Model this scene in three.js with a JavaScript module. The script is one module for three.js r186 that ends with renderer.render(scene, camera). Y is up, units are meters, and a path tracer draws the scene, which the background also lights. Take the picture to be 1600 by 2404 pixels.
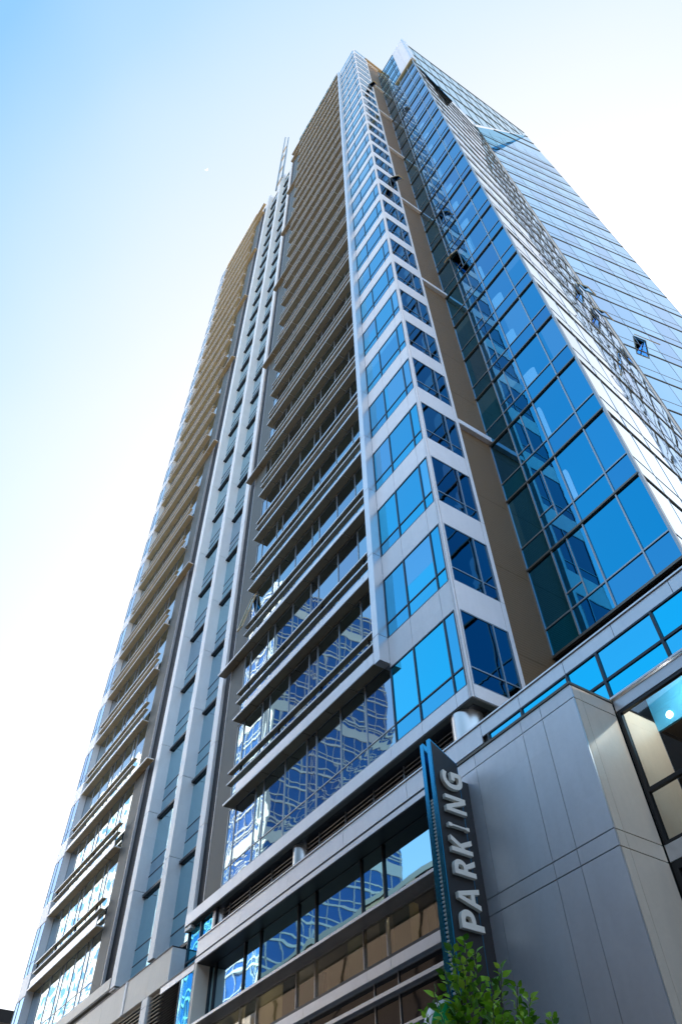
import * as THREE from 'three';
import { mergeGeometries } from 'three/addons/utils/BufferGeometryUtils.js';
import { FontLoader } from 'three/addons/loaders/FontLoader.js';
import { TextGeometry } from 'three/addons/geometries/TextGeometry.js';

// ───────────────────────── camera, sky, sun, exposure ─────────────────────────
const scene = new THREE.Scene();
const camera = new THREE.PerspectiveCamera(69.43, 681 / 1024, 0.1, 3000);
{
  const yaw = -0.96932291, pitch = 0.8829344, roll = -0.02325669;
  const cy = Math.cos(yaw), sy = Math.sin(yaw), cp = Math.cos(pitch), sp = Math.sin(pitch);
  const d = new THREE.Vector3(sy * cp, sp, -cy * cp), r0 = new THREE.Vector3(cy, 0, sy), u0 = new THREE.Vector3().crossVectors(r0, d);
  const r = r0.clone().multiplyScalar(Math.cos(roll)).addScaledVector(u0, Math.sin(roll));
  const u = r0.clone().multiplyScalar(-Math.sin(roll)).addScaledVector(u0, Math.cos(roll));
  camera.quaternion.setFromRotationMatrix(new THREE.Matrix4().makeBasis(r, u, d.clone().negate()));
  camera.position.set(0, 1.7, 0);
}
const EXPOSURE = 3;
const SUN = new THREE.Vector3(-0.41, 0.57, -0.71).normalize();
const SKY_STOPS = [                      // colour of clear hazy air by the cosine of the angle to the sun
  [-1, 0.30, 0.72, 1.25], [-0.1, 0.30, 0.76, 1.34], [0.1, 0.29, 0.76, 1.34], [0.28, 0.27, 0.71, 1.26], [0.40, 0.26, 0.63, 1.13],
  [0.48, 0.28, 0.61, 1.08], [0.56, 0.42, 0.71, 1.06], [0.64, 0.61, 0.82, 1.06], [0.74, 0.85, 0.94, 1.08], [0.84, 1.08, 1.09, 1.14], [0.93, 2.0, 1.95, 1.9], [1, 3.2, 3.0, 2.8]];
{
  // thin high haze: a few octaves of value noise on the sphere
  const hash = (i, j, k) => { let h = (i * 374761393 + j * 668265263 + k * 2147483647) | 0; h = Math.imul(h ^ (h >>> 13), 1274126177); return ((h ^ (h >>> 16)) >>> 0) / 4294967296; };
  const n3 = (x, y, z) => { const i = Math.floor(x), j = Math.floor(y), k = Math.floor(z), s = (t) => t * t * (3 - 2 * t), u = s(x - i), v = s(y - j), w = s(z - k), L = (a, b, t) => a + (b - a) * t;
    return L(L(L(hash(i, j, k), hash(i + 1, j, k), u), L(hash(i, j + 1, k), hash(i + 1, j + 1, k), u), v), L(L(hash(i, j, k + 1), hash(i + 1, j, k + 1), u), L(hash(i, j + 1, k + 1), hash(i + 1, j + 1, k + 1), u), v), w); };
  const W = 1024, Hh = 512, data = new Float32Array(W * Hh * 4);
  for (let j = 0; j < Hh; j++) for (let i = 0; i < W; i++) {
    const el = ((j + 0.5) / Hh - 0.5) * Math.PI, az = ((i + 0.5) / W - 0.5) * 2 * Math.PI;
    const x = Math.cos(el) * Math.cos(az), y = Math.sin(el), z = Math.cos(el) * Math.sin(az);
    const c = x * SUN.x + y * SUN.y + z * SUN.z;
    let k = 0; while (k < SKY_STOPS.length - 2 && c > SKY_STOPS[k + 1][0]) k++;
    const a = SKY_STOPS[k], b = SKY_STOPS[k + 1];
    let t = Math.min(1, Math.max(0, (c - a[0]) / (b[0] - a[0])));
    const haze = el > 0 ? 0.95 * Math.exp(-el / 0.29) : 0.95;
    const cl = el > 0.02 ? Math.max(0, 0.55 * n3(x / (y + 0.25) * 2.2 + 9, 3, z / (y + 0.25) * 3.1 + 4) + 0.3 * n3(x / (y + 0.25) * 5.3 + 2, 7, z / (y + 0.25) * 7.7) + 0.15 * n3(x / (y + 0.25) * 13, 1, z / (y + 0.25) * 15) - 0.46) * 0.4 : 0;
    const hz = [2.65 + 0.5 * c, 2.62 + 0.4 * c, 2.7 + 0.2 * c];
    for (let m = 0; m < 3; m++) {
      let v = a[m + 1] + (b[m + 1] - a[m + 1]) * t;
      v += (hz[m] - v) * haze; v += (1.08 - v) * Math.max(0, cl) * (v < 1.08 ? 1 : 0);
      if (el < 0) v = [0.26, 0.25, 0.24][m];
      data[(j * W + i) * 4 + m] = v / EXPOSURE;
    }
    data[(j * W + i) * 4 + 3] = 1;
  }
  const tex = new THREE.DataTexture(data, W, Hh, THREE.RGBAFormat, THREE.FloatType);
  tex.mapping = THREE.EquirectangularReflectionMapping; tex.magFilter = THREE.LinearFilter; tex.minFilter = THREE.LinearFilter; tex.needsUpdate = true;
  scene.background = tex; scene.environment = tex;
}
const sun = new THREE.DirectionalLight(new THREE.Color().setRGB(1, 0.93, 0.82), 5);
sun.position.copy(SUN).multiplyScalar(400); sun.castShadow = true; sun.shadow.mapSize.set(4096, 4096);
Object.assign(sun.shadow.camera, { left: -260, right: 160, top: 200, bottom: -200, near: 1, far: 900 });
scene.add(sun);
const renderer = new THREE.WebGLRenderer({ antialias: true });
renderer.setSize(681, 1024); renderer.toneMapping = THREE.LinearToneMapping; renderer.toneMappingExposure = EXPOSURE;
renderer.shadowMap.enabled = true;

// ───────────────────────── helpers ─────────────────────────
let seed = 7;
const rnd = () => { seed = (seed * 1664525 + 1013904223) >>> 0; return seed / 4294967296; };
const rr = (a, b) => a + (b - a) * rnd();
const V = (x, y, z) => new THREE.Vector3(x, y, z);
const noiseTex = (w, h, f) => {
  const d = new Uint8Array(w * h * 4);
  for (let y = 0; y < h; y++) for (let x = 0; x < w; x++) { const c = f(x, y); for (let m = 0; m < 3; m++) d[(y * w + x) * 4 + m] = Math.max(0, Math.min(255, Math.round(c[m] * 255))); d[(y * w + x) * 4 + 3] = 255; }
  const t = new THREE.DataTexture(d, w, h); t.wrapS = t.wrapT = THREE.RepeatWrapping; t.magFilter = THREE.LinearFilter; t.minFilter = THREE.LinearMipmapLinearFilter; t.generateMipmaps = true; t.needsUpdate = true; return t;
};
const lattice = (n, s) => { const a = []; let q = s; for (let i = 0; i < n * n; i++) { q = (q * 1103515245 + 12345) >>> 0; a.push((q >>> 8) / 16777216); } return a; };
const vnoise = (n, s) => { const L = lattice(n, s); return (x, y) => { x = ((x % n) + n) % n; y = ((y % n) + n) % n; const i = Math.floor(x), j = Math.floor(y), u = x - i, v = y - j, a = u * u * (3 - 2 * u), b = v * v * (3 - 2 * v); const g = (p, q) => L[((q % n) * n) + (p % n)]; return (g(i, j) * (1 - a) + g(i + 1, j) * a) * (1 - b) + (g(i, j + 1) * (1 - a) + g(i + 1, j + 1) * a) * b; }; };
// streaky weathering for metal panels (greyscale multiplier near 1)
const n8 = vnoise(8, 3), n32 = vnoise(32, 11), n64 = vnoise(64, 29);
const panelTex = noiseTex(256, 256, (x, y) => { const v = 0.90 + 0.06 * n8(x / 32, y / 64) + 0.04 * n32(x / 8, y / 32) + 0.03 * n64(x / 4, y / 4); return [v, v, v]; });
const ribTex = noiseTex(8, 64, (x, y) => { const p = y / 64, v = p < 0.72 ? 1 : 0.0; return [v, v, v]; });
const brickTex = noiseTex(256, 256, (x, y) => { const v = 0.75 + 0.35 * n32(x / 8, y / 8) + 0.2 * (n64(x / 4, y / 4) - 0.5); return [v, v * 0.97, v * 0.93]; });
const col = (r, g, b) => new THREE.Color().setRGB(r, g, b);
const std = (name, c, rough, metal = 0, extra = {}) => { const m = new THREE.MeshStandardMaterial({ color: col(...c), roughness: rough, metalness: metal, ...extra }); m.name = name; return m; };
const metalPanel = (name, c, metal = 0.25, rough = 0.35) => std(name, c, rough, metal, { map: panelTex });
const M = {
  white: metalPanel('white aluminium', [0.92, 0.89, 0.89], 0.12),
  silver: metalPanel('silver aluminium', [0.84, 0.82, 0.82], 0.6, 0.3),
  fin: metalPanel('grey aluminium', [0.92, 0.91, 0.90], 0.1),
  pier: metalPanel('gunmetal panel', [0.92, 0.92, 0.94], 0.75, 0.47),
  fascia: metalPanel('pale grey panel', [0.78, 0.78, 0.80], 0.6),
  cream: metalPanel('cream panel with warm light', [0.94, 0.81, 0.66], 0.0),  // base warmed further to carry the warm light on the pier's right side
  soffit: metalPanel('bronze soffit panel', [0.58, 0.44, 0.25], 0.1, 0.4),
  soffitShaded: metalPanel('shaded bronze soffit panel', [0.30, 0.245, 0.165], 0.1, 0.4),  // darker copy of soffit: the right bay's weaker light put into the colour
  trim: std('grey trim', [0.45, 0.45, 0.43], 0.5),
  mast: std('weathered steel', [0.22, 0.30, 0.36], 0.45, 0.3),
  edge: metalPanel('bright aluminium edge', [0.92, 0.91, 0.9], 0.3, 0.3),
  beige: std('ribbed beige cladding', [0.22, 0.14, 0.07], 0.6, 0.1, { bumpMap: ribTex, bumpScale: 0.012, map: panelTex }),
  olive: metalPanel('olive grey panel', [0.09, 0.09, 0.075], 0, 0.5),
  dark: std('dark metal', [0.03, 0.032, 0.036], 0.4, 0.3),
  bronze: std('bronze mullion', [0.20, 0.18, 0.15], 0.4, 0.6),
  mull: std('mullion aluminium', [0.42, 0.42, 0.42], 0.35, 0.7),
  darkmull: std('dark mullion', [0.06, 0.075, 0.09], 0.35, 0.5),
  black: std('black void', [0.012, 0.012, 0.014], 0.7),
  glass: std('blue mirror glass', [0.012, 0.43, 0.64], 0.015, 1),
  glassB: std('deep blue mirror glass', [0.01, 0.265, 0.46], 0.015, 1),
  blindPale: std('glass over a white blind', [0.26, 0.52, 0.68], 0.12, 1),
  blindGlass: std('glass over a blind', [0.13, 0.49, 0.68], 0.04, 1), blindGlassB: std('glass over a pale blind', [0.10, 0.36, 0.54], 0.04, 1),
  glassN: std('neutral mirror glass', [0.26, 0.42, 0.52], 0.015, 1),
  glassP: std('light mirror glass', [0.30, 0.60, 0.74], 0.015, 1),
  glassA: std('dark blue mirror glass', [0.02, 0.12, 0.20], 0.015, 1),
  glassF: std('pale mirror glass', [0.44, 0.69, 0.92], 0.015, 1),
  glassCore: std('dim blue glass', [0.24, 0.46, 0.56], 0.05, 1),
  glassDark: std('black glass', [0.02, 0.022, 0.03], 0.04, 0.4),
  signSky: std('glossy metal tinted sky blue', [0.03, 0.30, 0.52], 0.18, 0.9),  // sky reflection along the blade edges is put into this blue
  signFace: std('charcoal sign face', [0.03, 0.03, 0.032], 0.4, 0.2),
  letter: std('cream letter', [0.95, 0.90, 0.80], 0.45),
  column: std('brushed steel', [0.75, 0.73, 0.70], 0.28, 0.9),
  brick: std('brown brick', [0.10, 0.07, 0.05], 0.85, 0, { map: brickTex }),
  concrete: std('concrete', [0.35, 0.34, 0.32], 0.8),
  asphalt: std('asphalt', [0.05, 0.05, 0.052], 0.9),
};
M.clear = new THREE.MeshPhysicalMaterial({ color: col(0.80, 0.84, 0.78), roughness: 0.02, metalness: 0, transmission: 1, thickness: 0, ior: 2.3 }); M.clear.name = 'window glass';

const bx = (x0, x1, y0, y1, z0, z1) => { const g = new THREE.BoxGeometry(Math.abs(x1 - x0), Math.abs(y1 - y0), Math.abs(z1 - z0)); g.translate((x0 + x1) / 2, (y0 + y1) / 2, (z0 + z1) / 2); const w = [Math.abs(z1 - z0), Math.abs(x1 - x0)], h = Math.abs(y1 - y0), uv = g.attributes.uv, d = Math.abs(z1 - z0), ww = Math.abs(x1 - x0), ox = rnd(), oy = rnd();
  for (let i = 0; i < uv.count; i++) { const f = Math.floor(i / 4), sx = f < 2 ? d : ww, sy = f === 2 || f === 3 ? d : h; uv.setXY(i, uv.getX(i) * sx / 3 + ox, uv.getY(i) * sy / 3 + oy); } return g; };
const merge = (a) => a.length === 1 ? a[0] : mergeGeometries(a.map((g) => g.index ? g.toNonIndexed() : g).map((g) => { for (const k of Object.keys(g.attributes)) if (!['position', 'normal', 'uv'].includes(k)) g.deleteAttribute(k); return g; }));
const used = {};
const numbered = (n) => { used[n] = (used[n] ?? -1) + 1; return used[n] ? `${n}_${String(used[n]).padStart(3, '0')}` : n; };
function tag(o, label, category, group) { o.userData.label = label; o.userData.category = category; if (group) o.userData.group = group; return o; }
function shade(o) { o.castShadow = true; o.receiveShadow = true; return o; }
function thing(name, label, category, [x, y, z], group) { const g = new THREE.Group(); g.name = numbered(name); g.position.set(x, y, z); scene.add(g); return tag(g, label, category, group); }
function structure(name, geo, mat) { const m = shade(new THREE.Mesh(geo, mat)); m.name = numbered(name); m.userData.kind = 'structure'; scene.add(m); return m; }
// a face of a building: local x runs along it, y is height above the ground, z points out of it
const face = (x, z, deg) => new THREE.Matrix4().makeTranslation(x, 0, z).multiply(new THREE.Matrix4().makeRotationY(deg * Math.PI / 180));
function part(name, geo, mat, parent, F, dy = 0) {          // geometry in face (or world) coordinates, parent a thing at its base
  const m = shade(new THREE.Mesh(geo, mat)); m.name = name;
  const p = parent.position, T = new THREE.Matrix4().makeTranslation(-p.x, -p.y + dy, -p.z);
  m.applyMatrix4(F ? T.multiply(F) : T); parent.add(m); return m;
}
function sub(name, geo, mat, parentMesh) { const m = shade(new THREE.Mesh(geo, mat)); m.name = name; parentMesh.add(m); return m; }
// slightly warped glass, as rolled sheets are: a unit pane facing +z with a depth of 20 mm
const warp = vnoise(64, 91);
const PANES = [];
for (let v = 0; v < 7; v++) {
  const nx = 7, ny = 10, pos = [], nor = [], uv = [], idx = [], ox = v * 9.3, oy = v * 5.7;
  const h = (x, y) => 0.0022 * (warp(ox + x * 2.2, oy + y * 2.9) - 0.5) + 0.0006 * (warp(ox + 20 + x * 5, oy + 13 + y * 6.5) - 0.5);
  for (let j = 0; j <= ny; j++) for (let i = 0; i <= nx; i++) { const x = i / nx, y = j / ny, e = 0.01; pos.push(x - 0.5, y - 0.5, h(x, y)); const gx = (h(x + e, y) - h(x - e, y)) / (2 * e), gy = (h(x, y + e) - h(x, y - e)) / (2 * e), l = Math.hypot(gx, gy, 1); nor.push(-gx / l, -gy / l, 1 / l); uv.push(x, y); }
  for (let j = 0; j < ny; j++) for (let i = 0; i < nx; i++) { const a = j * (nx + 1) + i, b = a + 1, c = a + nx + 1; idx.push(a, b, c, b, c + 1, c); }
  const g = new THREE.BufferGeometry(); g.setAttribute('position', new THREE.Float32BufferAttribute(pos, 3)); g.setAttribute('normal', new THREE.Float32BufferAttribute(nor, 3)); g.setAttribute('uv', new THREE.Float32BufferAttribute(uv, 2)); g.setIndex(idx);
  PANES.push(g);
}
const VAR = new Map();
function tinted(mat) {
  if (!VAR.has(mat)) VAR.set(mat, mat.metalness < 1 ? [mat] : [1, 1, 0.9, 1.08, 0.97, 0.84].map((f, i) => { if (i < 2) return mat; const m = mat.clone(); m.color.setRGB(mat.color.r * f + 0.006 * i, mat.color.g * f, Math.min(1, mat.color.b * (0.3 + 0.7 * f))); return m; }));
  const v = VAR.get(mat); return v[Math.floor(rnd() * v.length)];
}
function pane(parent, mat, x0, x1, y0, y1, z, name = 'pane', tilt = 0.0022) {
  const m = shade(new THREE.Mesh(PANES[Math.floor(rnd() * PANES.length)], tinted(mat))); m.name = name;
  m.position.set((x0 + x1) / 2, (y0 + y1) / 2, z); m.scale.set(x1 - x0, y1 - y0, 1); m.rotation.set(rr(-tilt, tilt), rr(-tilt, tilt), 0); parent.add(m); return m;
}
// a glazed field: frame bars as the part, each sheet of glass a sub-part
function windowOf(parent, F, dy, xs, ys, o = {}) {
  const bw = o.bar ?? 0.05, bd = o.deep ?? 0.05, g = [];
  const n = xs.length - 1, q = ys.length - 1;
  for (let i = o.noEnds ? 1 : 0; i <= (o.noEnds ? n - 1 : n); i++) g.push(bx(xs[i] - bw / 2, xs[i] + bw / 2, ys[0], ys[q], -0.03, bd));
  for (let j = 0; j <= q; j++) { const w = (j === 0 || j === q) ? (o.edge ?? bw) : bw; g.push(bx(xs[0], xs[n], ys[j] - w / 2, ys[j] + w / 2, -0.035, bd - 0.012)); }
  const w = part(o.name ?? 'window', merge(g), o.mat ?? M.darkmull, parent, F, dy);
  for (let i = 0; i < n; i++) for (let j = 0; j < q; j++) {
    const gl = o.glass ?? M.glass, hgt = ys[j + 1] - ys[j], wid = xs[i + 1] - xs[i];
    if ((gl === M.glass || gl === M.glassB) && hgt > 1.5 && wid > 0.4) {          // a blind or a curtain drawn behind the glass
      const r = rnd(), bl = gl === M.glass ? M.blindGlass : M.blindGlassB;
      if (r < 0.16) { const m = ys[j + 1] - hgt * rr(0.2, 0.7); pane(w, bl, xs[i], xs[i + 1], m, ys[j + 1], 0, 'pane', o.tilt); pane(w, gl, xs[i], xs[i + 1], ys[j], m, 0, 'pane', o.tilt); continue; }
      if (r < 0.34) { const m = xs[i] + wid * rr(0.12, 0.3); pane(w, r < 0.25 ? bl : gl, xs[i], m, ys[j], ys[j + 1], 0, 'pane', o.tilt); pane(w, r < 0.25 ? gl : bl, m, xs[i + 1], ys[j], ys[j + 1], 0, 'pane', o.tilt); continue; }
    }
    pane(w, o.glass ?? M.glass, xs[i], xs[i + 1], ys[j], ys[j + 1], 0, 'pane', o.tilt); }
  return w;
}
// an awning window standing open: hinged at the top edge
function openSash(parent, F, x0, x1, y0, y1, deg, glass) {
  const f = part('open_sash', merge([bx(x0, x0 + 0.07, y0 - y1, 0, -0.03, 0.03), bx(x1 - 0.07, x1, y0 - y1, 0, -0.03, 0.03), bx(x0 + 0.07, x1 - 0.07, -0.07, 0, -0.03, 0.03), bx(x0 + 0.07, x1 - 0.07, y0 - y1, y0 - y1 + 0.07, -0.03, 0.03)]), M.soffit, parent,
    F.clone().multiply(new THREE.Matrix4().makeTranslation(0, y1, 0.06)).multiply(new THREE.Matrix4().makeRotationX(-deg * Math.PI / 180)));
  pane(f, glass, x0 + 0.07, x1 - 0.07, y0 - y1 + 0.07, -0.07, 0.005, 'pane', 0);
  return f;
}

// ───────────────────────── ground and street ─────────────────────────
structure('ground', bx(-1500, 1500, -0.5, -0.02, -1500, 1500), std('warm bounce ground', [0.55, 0.45, 0.31], 0.9));  // pale warm tone chosen to bounce light up to the high soffits
structure('added_dark_sheet', bx(-140, 110, -0.019, -0.0165, -130, 130), std('dark bounce damper', [0.09, 0.085, 0.08], 0.9));  // unseen dark sheet added to cut bounce onto the low soffits
structure('road', bx(-400, 400, -0.016, -0.012, -5.2, 5.5), M.asphalt);
structure('pavement', merge([bx(-400, 400, -0.02, 0.13, -9.86, -5.2), bx(-400, 400, -0.02, 0.13, 5.5, 9)]), std('paving', [0.16, 0.155, 0.15], 0.85));

// ───────────────────────── main tower ─────────────────────────
const H = 3.79, WB = 13.53, ZA = -11.41, XA = -10.95, NF = 28;
const north = face(0, ZA, 0), east = face(XA, 0, 90);      // street face and right-hand end face (its local x is -z)
const tower = thing('office_tower', 'tall grey and white office tower with stacked bronze sunshades and a striped glass corner', 'office tower', [-30, 0, -25]);
part('wall', merge([bx(-26.85, XA - 0.25, 13.11, 120.4, -34, ZA - 0.12), bx(-34.6, -26.9, 11.9, 121, -34, -12.15), bx(-48.4, -34.62, 13.07, 118.2, -34, ZA - 0.12)]), M.black, tower);
const cornerXs = [-14.12, -12.97, -11.53, -11.06];
const spandrelN = [[-14.12, -12.97], [-12.97, -11.53], [-11.53, -11.06]].map(([a, b]) => bx(a + 0.008, b - 0.008, 16.15, 17.31, -0.05, 0.022));
for (let k = 0; k < NF; k++) {
  const dy = k * H;
  windowOf(tower, north, dy, cornerXs, [WB, 14.12, 16.13], { bar: 0.045, deep: 0.035 });
  for (const g of spandrelN) part('spandrel_panel', g, M.white, tower, north, dy);
  windowOf(tower, east, dy, [11.50, 12.73, 13.30], [WB, 14.10, 16.13], { glass: M.glassA, mat: M.mull, bar: 0.045, deep: 0.03 });
  part('spandrel_panel', bx(11.50, 13.292, 16.15, 17.31, -0.05, 0.022), M.white, tower, east, dy);
}
{ // glazed parapet over the corner
  const y0 = WB + NF * H;
  windowOf(tower, north, 0, cornerXs, [y0, 121.5], { bar: 0.03, deep: 0.02 });
  windowOf(tower, east, 0, [11.50, 12.73, 13.30], [y0, 121.5], { bar: 0.03, deep: 0.02 });
}
part('corner_trim', merge([bx(-11.055, -11.01, 13.11, 121.5, ZA - 0.02, ZA + 0.03), bx(-11.0, XA, 13.11, 121.5, ZA - 0.045, ZA + 0.045 - 0.03), bx(XA - 0.02, XA + 0.03, 13.11, 121.5, ZA - 0.09, ZA - 0.055)]), M.white, tower);
for (let k = 0; k < NF; k++) part('edge_panel', bx(13.30, 13.49, (k ? WB + k * H : 12.2) + 0.008, WB + (k + 1) * H - 0.008, -0.25, 0.03), M.white, tower, east);
for (let k = 0; k < 29; k++) part('ribbed_panel', (() => { const y0 = 11.9 + k * H + 0.012, y1 = Math.min(120.4, 11.9 + (k + 1) * H); const g = new THREE.BoxGeometry(1.95, y1 - y0, 0.03); const uv = g.attributes.uv, o = rnd(); for (let i = 0; i < uv.count; i++) uv.setXY(i, uv.getX(i) * 0.6 + o, uv.getY(i) * (y1 - y0) / 0.11); g.translate(14.45, (y0 + y1) / 2, -0.215); return g; })(), M.beige, tower, east);
part('ribbed_wall', bx(15.43, 25, 11.9, 120.4, -0.23, -0.2), M.olive, tower, east);
part('parapet', bx(13.3, 25, 120.3, 121.0, -0.6, 0.12), M.soffit, tower, east);
for (let k = 0; k < 7; k++) part('ledge', merge([bx(13.5, 15.4, 27.72 + k * 15.16, 28.02 + k * 15.16, -0.01, 0.0), bx(13.5, 15.4, 27.70 + k * 15.16, 28.02 + k * 15.16, -0.25, -0.012)]), M.white, tower, east);
// sill under the lowest glass
const sillXs = [-27.38, -26.0, -24.6, -23.1, -20.2, -17.3, -14.4, -12.97, -11.53, -11.06];
for (let i = 0; i + 1 < sillXs.length; i++) part('sill_panel', bx(sillXs[i] + 0.006, sillXs[i + 1] - 0.006, 13.11, 13.515, -0.3, 0.028), M.fascia, tower, north);
part('sill_panel', bx(11.50, 14.2, 13.11, 13.515, -0.05, 0.024), M.white, tower, east);
part('soffit', merge([bx(-27.36, XA - 0.02, 13.07, 13.105, -13.6, ZA + 0.01)]), M.olive, tower);
part('soffit_recess', bx(-26.2, XA - 0.2, 13.055, 13.068, -13.2, ZA - 0.17), M.dark, tower);
// lowest row of glass, running on below the sunshades
windowOf(tower, north, 0, [-24.62, -24.05, -22.5, -21.9, -20.4, -18.95, -18.35, -16.9, -15.5, -14.12], [WB, 14.12, 16.36], { bar: 0.035, deep: 0.03, mat: M.mull, glass: M.glassN });
// louvred bays: shelf, fascia and two blades per storey
function louvredBay(x0, x1, n, longTo, inset, modules, under) {
  for (let k = 0; k < n; k++) {
    const y = 16.33 + k * H, long = k % 4 === 2 || k === n - 1;
    const left = long && longTo < x0 ? longTo : x0, right = long && longTo > x1 ? longTo : x1;
    const sh = part('sunshade_shelf', merge([bx(left, right, y + 0.035, y + 0.075, ZA + 0.02, -11.012), bx(left, right, y - 0.004, y + 0.078, -11.01, -10.985)]), M.edge, tower);
    const step = (right - left) / Math.round((right - left) / 1.44), panels = [];
    for (let x = left; x < right - 0.1; x += step) panels.push(bx(x + 0.02, x + step - 0.02, y, y + 0.033, ZA + 0.035, -11.02));
    if (k < 20) for (const g of panels) { sub('soffit_panel', g, under, sh); }
    else { const m = sub('soffit_panels', merge(panels), under, sh); m.userData.kind = 'stuff'; }
    const fh = [0.45, 0.35, 0.24, 0.15][k] ?? 0.62, fz = k < 4 ? -11.0 : -11.235;
    part('sunshade_fascia', merge((() => { const a = []; for (let x = x0 + inset; x < x1 - 0.05; x += 2.9) a.push(bx(x + 0.006, Math.min(x + 2.9, x1) - 0.006, y + 0.082, y + fh, fz - 0.035, fz)); return a; })()), M.silver, tower);
    for (const [by, bt] of [[0.79, 0.05], [1.28, 0.05]]) part('sunshade_blade', merge([bx(x0 + 0.12, x1, y + by, y + by + bt, -11.22, -11.012)]), under, tower), part('blade_edge', bx(x0 + 0.12, x1, y + by - 0.006, y + by + bt + 0.004, -11.01, -10.992), M.edge, tower);
    part('bracket', merge((() => { const a = []; for (let x = x0 + inset; x < x1; x += 2.88) a.push(bx(x, x + 0.025, y + 0.84, y + 1.27, -11.2, -11.1)); return a; })()), M.dark, tower).userData.kind = 'stuff';
    if (k < n - 1) windowOf(tower, north, 0, modules, [y + 0.09, y + 3.77], { bar: 0.035, deep: 0.03, mat: M.mull, glass: M.glassN });
  }
}
louvredBay(-24.4, -14.43, 28, -26.62, 0.95, [-24.62, -24.05, -22.5, -21.9, -20.4, -18.95, -18.35, -16.9, -15.5, -14.12], M.soffitShaded);
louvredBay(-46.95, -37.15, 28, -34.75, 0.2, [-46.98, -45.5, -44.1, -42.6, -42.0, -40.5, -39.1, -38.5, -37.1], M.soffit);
windowOf(tower, north, 0, [-46.98, -45.5, -44.1, -42.6, -42.0, -40.5, -39.1, -38.5, -37.1], [WB, 14.12, 16.36], { bar: 0.035, deep: 0.03, mat: M.mull, glass: M.glassN });
// tall silver fin to the right of the sunshades, one casing per storey
for (let k = 0; k < 28; k++) { const y0 = k ? 17.33 + (k - 1) * H + 0.012 : 16.3, y1 = Math.min(119.7, 17.33 + k * H - 0.012); if (y1 > y0) part('fin_panel', bx(-14.42, -14.12, y0, y1, ZA - 0.02, -11.0), M.silver, tower); }
// olive strips beside the sunshades, with a slot beside each
for (let k = 0; k < 14; k++) { const y0 = k ? WB + k * 7.58 + 0.006 : WB, y1 = WB + (k + 1) * 7.58 - 0.006; part('strip_panel', bx(-25.96, -24.63, y0, y1, ZA - 0.4, ZA + 0.025), M.olive, tower); part('strip_panel', bx(-37.1, -35.72, y0, y1, -12.3, ZA + 0.025), M.olive, tower); }
part('strip_trim', merge([bx(-25.99, -25.962, WB, 119.6, ZA - 0.1, ZA + 0.04), bx(-35.718, -35.69, WB, 119.6, ZA - 0.1, ZA + 0.04)]), M.silver, tower);
// the three fins of the stair core, one casing per storey
for (const [a, b, z0, top, m] of [[-27.42, -26.9, -12.6, 122.2, M.fin], [-30.72, -30.2, -12.2, 121.8, M.fin], [-34.57, -34.02, -12.2, 121.6, M.fin]])
  for (let k = 0; k < 29; k++) { const y0 = k ? 13.53 + k * H + 0.014 - 0.4 : 12.95, y1 = Math.min(top, 13.53 + (k + 1) * H - 0.414); if (y1 > y0) part('core_fin_panel', bx(a, b, y0, y1, z0, ZA - 0.002), m, tower); }
for (const [a, b] of [[-30.2, -27.42], [-34.02, -30.72]]) for (let k = 0; k < 28; k++) {
  const y = 12.9 + k * H, F = face(0, -12.02, 0);
  windowOf(tower, F, y, [a, b], [0.12, 0.95, 1.6, 3.79], { bar: 0.035, deep: 0.03, glass: M.glassCore, noEnds: true });
  part('floor_band', bx(a, b, y, y + 0.12, -0.02, 0.13), M.dark, tower, F);
}
part('core_coping', merge([bx(-30.2, -27.42, 119.02, 119.3, -12.2, -11.95), bx(-34.02, -30.72, 119.02, 119.3, -12.2, -11.95)]), M.fin, tower);
// the far end block with its own banded glazing
const endF = face(0, -11.0, 0);
for (let k = 0; k < 28; k++) { windowOf(tower, endF, k * H, [-48.5, -47.9, -47.02], [WB, 14.12, 16.13], { glass: M.glassF, bar: 0.03, deep: 0.02 }); part('spandrel_panel', bx(-48.5, -47.02, 16.15, 17.31, -0.05, 0.02), M.white, tower, endF, k * H); part('return_panel', bx(-47.02, -46.985, WB + k * H + 0.006, WB + (k + 1) * H - 0.006, ZA + 0.01, -11.0), M.fin, tower); }
part('sill_panel', bx(-48.5, -35.75, 13.07, 13.515, -0.35, 0.028), M.cream, tower, north);
part('sill_panel', bx(-35.74, -34.6, 13.07, 13.515, -0.35, 0.028), M.cream, tower, north);
part('soffit', bx(-48.5, -34.0, 13.0, 13.06, -13.6, ZA + 0.01), M.olive, tower);
openSash(tower, east, 12.76, 13.27, WB + 12 * H + 0.6, WB + 12 * H + 2.55, 24, M.glassA);
openSash(tower, east, 12.76, 13.27, WB + 22 * H + 0.6, WB + 22 * H + 2.55, 24, M.glassA);
openSash(tower, north, -24.6, -24.07, 25.0, 27.5, 13, M.glass);
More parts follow.
